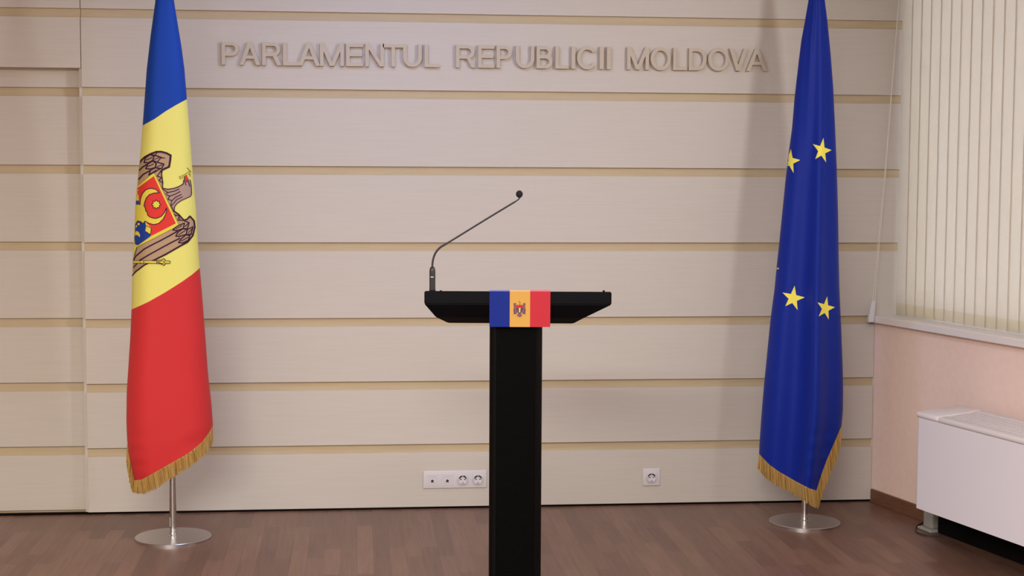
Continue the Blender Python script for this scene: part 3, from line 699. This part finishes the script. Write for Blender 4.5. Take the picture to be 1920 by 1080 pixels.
def fold_L(t, py):
    k_ = min(1, max(0, (py+50)/900)); v = 0.015*math.sin(2.2*math.pi*t+0.6+py*0.0012)*k_
    if py > 800:   # small tucks at the lower left hem
        v += 0.030*math.exp(-((t-0.06)/0.10)**2)*math.sin((py-800)*0.24)*min(1, (py-800)/40)
        v += 0.010*math.exp(-((t-0.8)/0.2)**2)*math.sin((py-800)*0.12 + t*9)
    v += 0.03*math.exp(-((t-0.15)/0.2)**2)
    return v
md.fold = fold_L
LB = [(266, 236), (290, 223), (310, 209), (330, 197), (352, 185)]; LRd = [(245, 581), (262, 573.5), (280, 565), (310, 548), (340, 529), (360, 515), (375, 502)]
def mf(x, y): return 0 if y < interp(LB, x) else (1 if y < interp(LRd, x) else 2)
build_cloth(md, -150, HEM_L, 800, [LB, LRd], [M['f_blue'], M['f_yellow'], M['f_red']], mf)
fringe(md, [(238.5, 829), (241.5, 853), (252, 902), (267, 900), (290, 887), (315.7, 872.5), (345, 856), (359, 847), (380, 829), (393, 811), (398.8, 800)],
           [(238, 862), (241, 890), (248, 924), (270, 926), (296, 915), (318, 899), (345, 882), (362, 871), (381, 855), (394, 838), (398, 828)], 560)
stand(md, 2.58, 0.162, True)
# coat of arms, printed on the yellow band
bm = bmesh.new(); S_ = 8.307
def A_(*p): return [(240+x/S_, 270+y/S_) for x, y in p]
def B_(*p): return [(240+x/S_, 390+y/S_) for x, y in p]
TAN, MAU, DRK, RED, BLU, YEL, OLV = range(7)
decal(md, bm, A_((150, 640), (165, 420), (180, 290), (260, 205), (350, 150), (440, 120), (520, 118), (600, 140), (668, 175), (655, 270), (640, 355), (535, 405), (525, 470), (542, 600), (535, 680), (600, 790), (640, 860), (690, 960), (720, 1060))
      + B_((790, 100), (870, 190), (920, 175), (965, 125), (1030, 200), (1042, 300), (1010, 430), (930, 530), (800, 600), (590, 720), (370, 830), (250, 890), (120, 990), (60, 1055), (60, 930), (80, 780), (130, 620), (300, 400), (300, 100)), TAN, 0)
decal(md, bm, A_((535, 685), (620, 705), (720, 690), (800, 660), (862, 620), (868, 560), (882, 510), (905, 500), (970, 560), (985, 640), (990, 770), (975, 815), (920, 840), (830, 880), (760, 930), (725, 980), (715, 1045), (680, 1000), (640, 880), (580, 780)), MAU, 1)
decal(md, bm, A_((895, 480), (918, 480), (945, 560), (925, 585), (905, 600), (890, 530)), RED, 2)
decal(md, bm, A_((800, 525), (812, 500), (880, 478), (960, 410), (985, 430), (930, 462), (880, 492), (845, 520), (820, 535)), YEL, 2)
for s in (A_((805, 520), (850, 490), (895, 468), (960, 418), (985, 432)), A_((925, 370), (962, 415), (968, 505)), A_((800, 500), (815, 540), (850, 530), (860, 505)), A_((940, 470), (972, 480))): stroke(md, bm, s, 0.8, OLV, 3)
for s in (A_((880, 500), (885, 580), (905, 640)), A_((905, 590), (935, 570), (950, 620), (965, 660)), A_((868, 560), (862, 620))): stroke(md, bm, s, 1.0, DRK, 3)
# shield
decal(md, bm, A_((140, 660), (405, 440)) + B_((795, 268), (130, 612), (95, 590), (95, 400)) + A_((120, 1000)), YEL, 2)
stroke(md, bm, A_((155, 645), (405, 437)) + B_((797, 270), (130, 614)), 0.7, OLV, 3)
decal(md, bm, A_((140, 690), (402, 500)) + B_((745, 240), (352, 440), (360, 310), (265, 205)) + A_((150, 945), (125, 800)), RED, 3)
horn = A_((485, 755), (430, 705), (350, 690), (280, 710), (225, 770), (195, 850), (185, 945), (150, 945), (120, 1010)) + B_((105, 260), (150, 200), (200, 215), (235, 245), (265, 205), (330, 240), (400, 258), (480, 240), (550, 170), (590, 90), (603, 0), (596, 5), (570, 70), (520, 130), (450, 160), (400, 160), (340, 140), (305, 110), (300, 70), (275, 40), (270, 3)) + A_((248, 960), (262, 900), (285, 840), (330, 790), (400, 765))
decal(md, bm, horn, YEL, 4)
stroke(md, bm, A_((185, 945), (195, 850), (225, 770), (280, 710), (350, 690), (430, 705), (487, 757), (400, 765), (330, 790), (285, 840), (262, 900), (248, 960), (270, 1000)) + B_((275, 40), (300, 70), (305, 110), (340, 140), (400, 160), (450, 160), (520, 130), (570, 70), (598, 0), (603, 20), (590, 90), (550, 170), (480, 240), (400, 258), (330, 240), (265, 205), (235, 245), (200, 215), (150, 200), (120, 250)), 1.0, DRK, 6)
decal(md, bm, A_((130, 800), (160, 780), (170, 880), (130, 880)), YEL, 5)
decal(md, bm, A_((125, 880), (165, 885), (186, 945), (120, 945)), BLU, 5)
decal(md, bm, B_((110, 260), (150, 200), (200, 215), (235, 245), (265, 208), (282, 280), (268, 360), (352, 412), (350, 442), (150, 582), (110, 565), (98, 470), (110, 380)), BLU, 5)
decal(md, bm, B_((285, 275), (360, 318), (347, 405), (268, 362)), YEL, 6)
decal(md, bm, B_((105, 395), (130, 358), (165, 372), (188, 420), (182, 458), (150, 422), (115, 425)), YEL, 6)
decal(md, bm, [(240+(165+17*math.cos(a))/S_, 390+(250+20*math.sin(a))/S_) for a in [i*math.pi/5 for i in range(10)]], YEL, 6)
decal(md, bm, B_((120, 280), (140, 262), (142, 290), (122, 310)), YEL, 6)
stroke(md, bm, B_((268, 362), (350, 412), (362, 315), (285, 275)), 0.7, DRK, 7)
for R_, q_, mi, ly in ((82, 58, DRK, 5), (64, 42, YEL, 6)):
    decal(md, bm, [(240+(440+(R_ if i % 2 == 0 else q_)*math.sin(i*math.pi/8))/S_, 270+(942-(R_ if i % 2 == 0 else q_)*math.cos(i*math.pi/8))/S_) for i in range(16)], mi, ly)
# dark outlines of wing, feathers, neck
def closed(p): return p + [p[0]]
for pts_, wd in ((A_((180, 290), (215, 245), (260, 205), (350, 155), (440, 122), (520, 120), (600, 142), (666, 177), (655, 270), (640, 355), (535, 402)), 2.3),
                 (A_((535, 402), (522, 470), (542, 600), (535, 680)), 1.3), (A_((345, 165), (450, 185), (530, 215)), 1.6), (A_((530, 215), (575, 218)), 1.0),
                 (A_((170, 415), (225, 360), (300, 315)), 1.7), (A_((165, 550), (240, 470), (350, 410)), 1.7),
                 (closed(A_((250, 290), (272, 215), (345, 165), (405, 190), (385, 255), (320, 290))), 1.5), (A_((285, 250), (375, 210)), 1.1),
                 (A_((405, 190), (450, 140)), 1.1), (A_((385, 255), (460, 285), (560, 312)), 1.5), (A_((460, 275), (515, 210)), 1.2), (A_((410, 240), (495, 205)), 1.0),
                 (closed(A_((275, 385), (310, 310), (385, 265), (440, 305), (425, 365), (350, 388))), 1.5), (A_((310, 350), (400, 312)), 1.1),
                 (A_((440, 305), (425, 365), (520, 385), (560, 315)), 1.5), (A_((455, 350), (530, 325)), 1.0),
                 (closed(A_((322, 485), (350, 410), (425, 370), (500, 385), (410, 440))), 1.4), (A_((345, 465), (440, 405)), 1.0),
                 (closed(A_((455, 500), (518, 410), (530, 525))), 1.2), (A_((480, 560), (530, 525)), 1.0), (A_((490, 570), (540, 610)), 1.0), (A_((500, 540), (490, 580)), 1.0)): stroke(md, bm, pts_, wd, DRK, 4 if wd > 1.4 else 4)
for pts_, wd in ((A_((535, 685), (620, 705), (720, 690), (800, 660), (862, 620)), 1.2), (A_((540, 700), (620, 755), (720, 735), (797, 700)), 1.1), (A_((585, 775), (625, 755)), 1.0), (A_((600, 790), (650, 812), (740, 780), (812, 740)), 1.1),
                 (A_((650, 812), (622, 860), (685, 882), (740, 830), (832, 785)), 1.1), (A_((685, 882), (665, 950), (690, 950), (760, 865), (850, 822)), 1.0),
                 (A_((720, 1045), (725, 980), (760, 930), (830, 880), (920, 840), (975, 815), (992, 770), (985, 640), (968, 560)), 1.0), (A_((665, 950), (715, 1045)), 1.1)): stroke(md, bm, pts_, wd, DRK, 4)
for pts_, wd in ((B_((705, 40), (790, 100), (870, 190), (920, 175), (965, 127)), 1.8), (B_((965, 127), (1030, 200), (1042, 300), (1010, 430), (930, 530), (800, 600), (590, 720), (370, 830)), 2.0), (B_((330, 850), (250, 890), (120, 990), (65, 1052)), 1.6),
                 (B_((770, 362), (640, 435), (500, 510), (370, 575), (250, 640), (120, 750), (85, 810)), 1.6), (B_((810, 470), (680, 535), (540, 610), (340, 720), (180, 815)), 1.6), (B_((145, 860), (80, 930)), 1.4), (B_((135, 620), (100, 740)), 0.9),
                 (closed(B_((698, 342), (742, 300), (790, 270), (880, 235), (862, 318), (765, 350))), 1.4), (B_((745, 325), (840, 275)), 1.0),
                 (B_((862, 318), (925, 325), (952, 228), (880, 200)), 1.4), (B_((890, 290), (935, 240)), 1.0),
                 (closed(B_((745, 437), (782, 370), (862, 322), (922, 338), (908, 412), (800, 442))), 1.5), (B_((790, 415), (892, 352)), 1.1),
                 (closed(B_((788, 537), (830, 480), (905, 415), (962, 430), (940, 500), (850, 545))), 1.5), (B_((830, 515), (935, 455)), 1.1),
                 (B_((922, 338), (1015, 290), (985, 390), (962, 430)), 1.3), (B_((908, 412), (1010, 405)), 1.3), (B_((940, 385), (1000, 320)), 0.9),
                 (B_((735, 110), (800, 120), (775, 190), (870, 195)), 1.0), (B_((720, 90), (745, 130)), 0.9), (B_((790, 130), (815, 190)), 0.9)): stroke(md, bm, pts_, wd, DRK, 4)
# sceptre
stroke(md, bm, B_((75, 840), (445, 842)), 3.6, DRK, 6); stroke(md, bm, B_((75, 840), (445, 842)), 2.3, YEL, 7)
decal(md, bm, B_((175, 838), (195, 815), (230, 812), (260, 838), (230, 866), (195, 862)), DRK, 7); decal(md, bm, B_((185, 838), (200, 823), (228, 820), (248, 838), (228, 857), (200, 854)), YEL, 8)
decal(md, bm, B_((440, 812), (510, 805), (560, 780), (592, 818), (655, 822), (665, 845), (650, 868), (592, 866), (560, 902), (510, 872), (440, 868)), DRK, 7)
decal(md, bm, B_((452, 824), (512, 817), (555, 795), (582, 828), (645, 832), (654, 845), (645, 858), (582, 856), (555, 888), (514, 862), (452, 858)), YEL, 8)
stroke(md, bm, B_((460, 840), (540, 820), (575, 842), (540, 868), (460, 846)), 0.8, DRK, 9)
eo = obj('coat_of_arms', bm, [M['e_tan'], M['e_mauve'], M['e_dark'], M['e_red'], M['e_blue'], M['e_yel'], M['e_olive']], md.root)
eo['label'] = 'printed eagle and shield emblem with crescent and star'

# ---- European flag, right
RL = [(-230, 1532), (-120, 1524), (0, 1516), (40, 1509), (75, 1502.5), (115, 1497.5), (180, 1490), (240, 1485), (295, 1477.5), (340, 1472.5), (400, 1466.5), (465, 1460), (500, 1456), (540, 1452.3), (595, 1445), (655, 1439), (720, 1432.5), (780, 1427.5), (830, 1424), (852, 1423), (925, 1423)]
RR = [(-230, 1541), (-120, 1540), (-50, 1541), (0, 1546.5), (40, 1551.5), (100, 1557.5), (165, 1562.5), (240, 1566), (315, 1569), (400, 1571.5), (475, 1572.5), (540, 1574), (620, 1577.5), (685, 1580), (730, 1581), (770, 1580.5), (800, 1577.8), (830, 1568), (862, 1553), (892, 1540), (925, 1531)]
RRx = RR[:-4] + [(830, 1574), (925, 1560)]
eu = Flag(RL, RRx, (1508.5, 981.5), 'european_flag', 'dark blue flag with yellow stars hanging furled on a steel floor stand', 2.6)
HEM_R = [(1422.5, 851), (1428, 857.5), (1442.5, 872.5), (1460, 885), (1490, 902.5), (1517.5, 917), (1526, 920.5), (1531, 920.5), (1540, 892), (1551, 862), (1566, 829), (1579, 800)]
eu.hemfn = lambda x: interp(HEM_R, x)
def fold_R(t, py):
    k_ = min(1, max(0.15, (py+100)/800))
    v = k_*(0.24*math.exp(-((t-0.66)/0.12)**2) - 0.08*math.exp(-((t-0.40)/0.16)**2) + 0.03*math.exp(-((t-0.16)/0.1)**2))
    if py < 350: v += 0.12*math.exp(-((t-0.36)/0.10)**2)*(350-max(py, 0))/350
    if py > 780: v += 0.022*math.exp(-((t-0.82)/0.16)**2)*math.sin((py-780)*0.2+t*6)*min(1, (py-780)/30)
    return v
eu.fold = fold_R
build_cloth(eu, -150, HEM_R, 790, [], [M['eu_blue']], lambda x, y: 0)
fringe(eu, [(1423.5, 852), (1428, 857.5), (1442.5, 872.5), (1460, 885), (1490, 902.5), (1517.5, 917), (1531, 921), (1540, 892), (1551, 862), (1565, 830), (1577, 802)],
           [(1421, 878), (1431, 890), (1444, 902), (1462, 913), (1492, 930), (1522, 948), (1534, 953), (1542, 925), (1553, 898), (1568, 862), (1577, 828)], 560)
stand(eu, 2.58, 0.160, False)
def star(tips):
    cx_ = sum(p[0] for p in tips)/5; cy_ = sum(p[1] for p in tips)/5; pts = []
    for i in range(5):
        p, q = tips[i], tips[(i+1) % 5]; mx_, my_ = (p[0]+q[0])/2, (p[1]+q[1])/2
        pts += [p, (cx_+(mx_-cx_)*0.472, cy_+(my_-cy_)*0.472)]
    bm = bmesh.new(); decal(eu, bm, pts, 0, 0, 2); obj('star', bm, M['eu_star'], eu.root)
star([(1544, 258.5), (1559.3, 281.5), (1549, 304.5), (1528.5, 298.5), (1524, 270)])
star([(1483, 279.5), (1500.5, 300), (1488, 324.5), (1469, 315), (1465, 290)])
star([(1448, 482), (1461.5, 503), (1451, 526), (1434, 519), (1431, 492)])
star([(1490, 535.5), (1509, 557.5), (1495.5, 581.5), (1472.5, 574), (1467, 548.5)])
star([(1551, 555.5), (1565.5, 576), (1554, 599), (1535, 593.5), (1533, 567)])

# ------------------------------------------------------------------ floor hatch by the wall behind the right flag
cs = [FL(1424, 944.5), FL(1448, 962.5), FL(1567, 961), FL(1541, 944)]
ho = (cs[0]+cs[2])/2
ht = thing('floor_hatch', 'thin outlined floor hatch lying flush by the wall behind the right flag stand', 'floor hatch', (ho.x, ho.y, 0))
for a, b in zip(cs, cs[1:]+cs[:1]):
    d_ = (b-a).normalized(); n2 = Vector((-d_.y, d_.x, 0)); bm = bmesh.new()
    box(bm, (0, -0.002, 0), ((b-a).length, 0.002, 0.0012), (a.x, a.y, 0), (d_, n2, UZ)); obj('edge_strip', bm, M['hatch'], ht)

# ------------------------------------------------------------------ fan coil heater under the window
HA = math.radians(13.4)
hD = Vector((math.sin(HA), -math.cos(HA), 0)); hN = Vector((-math.cos(HA), -math.sin(HA), 0)); HAX = (hD, hN, UZ)
ho = FL(1714, 1000); 
HO = Vector((0, 0, 0)) + on_plane(1714, 951, HF*6.55, HF); zb = HO.z; HO.z = 0
zh = on_plane(1717.5, 774, HO, HF).z
SH = 0.09
def shear(bm, zmin=-9):
    for v in bm.verts:
        if v.co.z > zmin: v.co.z += SH*max(0, -(v.co-HO).dot(hN))
he = thing('fan_coil_heater', 'long white fan coil heater on short feet under the window sill', 'heater', HO)
HL = 1.9; DP = 0.22
bm = bmesh.new()
# front cover with a rounded near-vertical corner, closed box
prof = []
rr = 0.022
for i in range(9):
    a = math.radians(180 - 90*i/8)
    prof.append((rr + rr*math.cos(a), -rr + rr*math.sin(a)))
prof = [(0, -DP)] + prof + [(HL, 0), (HL, -DP)]
lo = [bm.verts.new(HO + hD*x + hN*y + UZ*zb) for x, y in prof]; hi = [bm.verts.new(HO + hD*x + hN*y + UZ*(zh-0.018)) for x, y in prof]
for i in range(len(prof)): j = (i+1) % len(prof); bm.faces.new((lo[i], lo[j], hi[j], hi[i]))
bm.faces.new(hi); bmesh.ops.recalc_face_normals(bm, faces=bm.faces[:]); shear(bm, zh-0.05)
obj('cover', bm, M['heater'], he, smooth=True, angle=30)
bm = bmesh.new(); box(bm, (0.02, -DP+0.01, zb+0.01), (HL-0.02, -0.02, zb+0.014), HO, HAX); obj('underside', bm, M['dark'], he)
# top: rounded end cap, front lip, back strip, slats
def toprail(name, x0, x1, y0, y1, z0, z1, bev, m_):
    bm = bmesh.new(); box(bm, (x0, y0, z0), (x1, y1, z1), HO, HAX, bevel=bev, seg=3); shear(bm); return obj(name, bm, m_, he, smooth=True)
toprail('end_cap', -0.002, 0.155, -DP-0.002, 0.003, zh-0.018, zh+0.006, 0.010, M['heater_top'])
toprail('front_lip', 0.156, HL, -0.045, 0.003, zh-0.018, zh+0.005, 0.009, M['heater_top'])
toprail('back_strip', 0.156, HL, -DP, -DP+0.035, zh-0.018, zh+0.005, 0.004, M['heater_top'])
toprail('grille_bed', 0.156, HL, -DP+0.03, -0.04, zh-0.02, zh-0.010, 0.0, M['heater_gap'])
for k in range(5):
    y = -0.055 - k*0.0262
    toprail('grille_slat', 0.158, HL, y-0.0175, y, zh-0.012, zh+0.003, 0.002, M['heater_top'])
fc = FL(1750, 994); fcx = (fc-HO).dot(hD); fcy = (fc-HO).dot(hN)
for fx in (fcx, HL-0.3):
    bm = bmesh.new(); box(bm, (fx-0.035, fcy-0.035, 0.010), (fx+0.035, fcy+0.035, zb+0.012), HO, HAX, bevel=0.014, seg=4)
    box(bm, (fx-0.052, fcy-0.05, 0.0), (fx+0.052, fcy+0.05, 0.012), HO, HAX, bevel=0.004)
    obj('foot', bm, M['foot'], he, smooth=True)
bm = bmesh.new(); box(bm, (fcx+0.06, fcy-0.04, 0.004), (HL-0.4, fcy+0.02, zb+0.012), HO, HAX, bevel=0.004); obj('intake_shade', bm, M['dark'], he)  # intake box, with the shade under the heater put into its near-black colour
bm = bmesh.new(); c0 = HO + hD*0.10
cp = [FL(1762, 1006), FL(1740, 1005), FL(1724, 1002), FL(1717, 996), FL(1719, 988), FL(1730, 981)]
for q in cp: q.z = 0.004
tube(bm, smoothpts(cp, 5), 0.0032, 8); obj('cable', bm, M['port'], he, smooth=True)
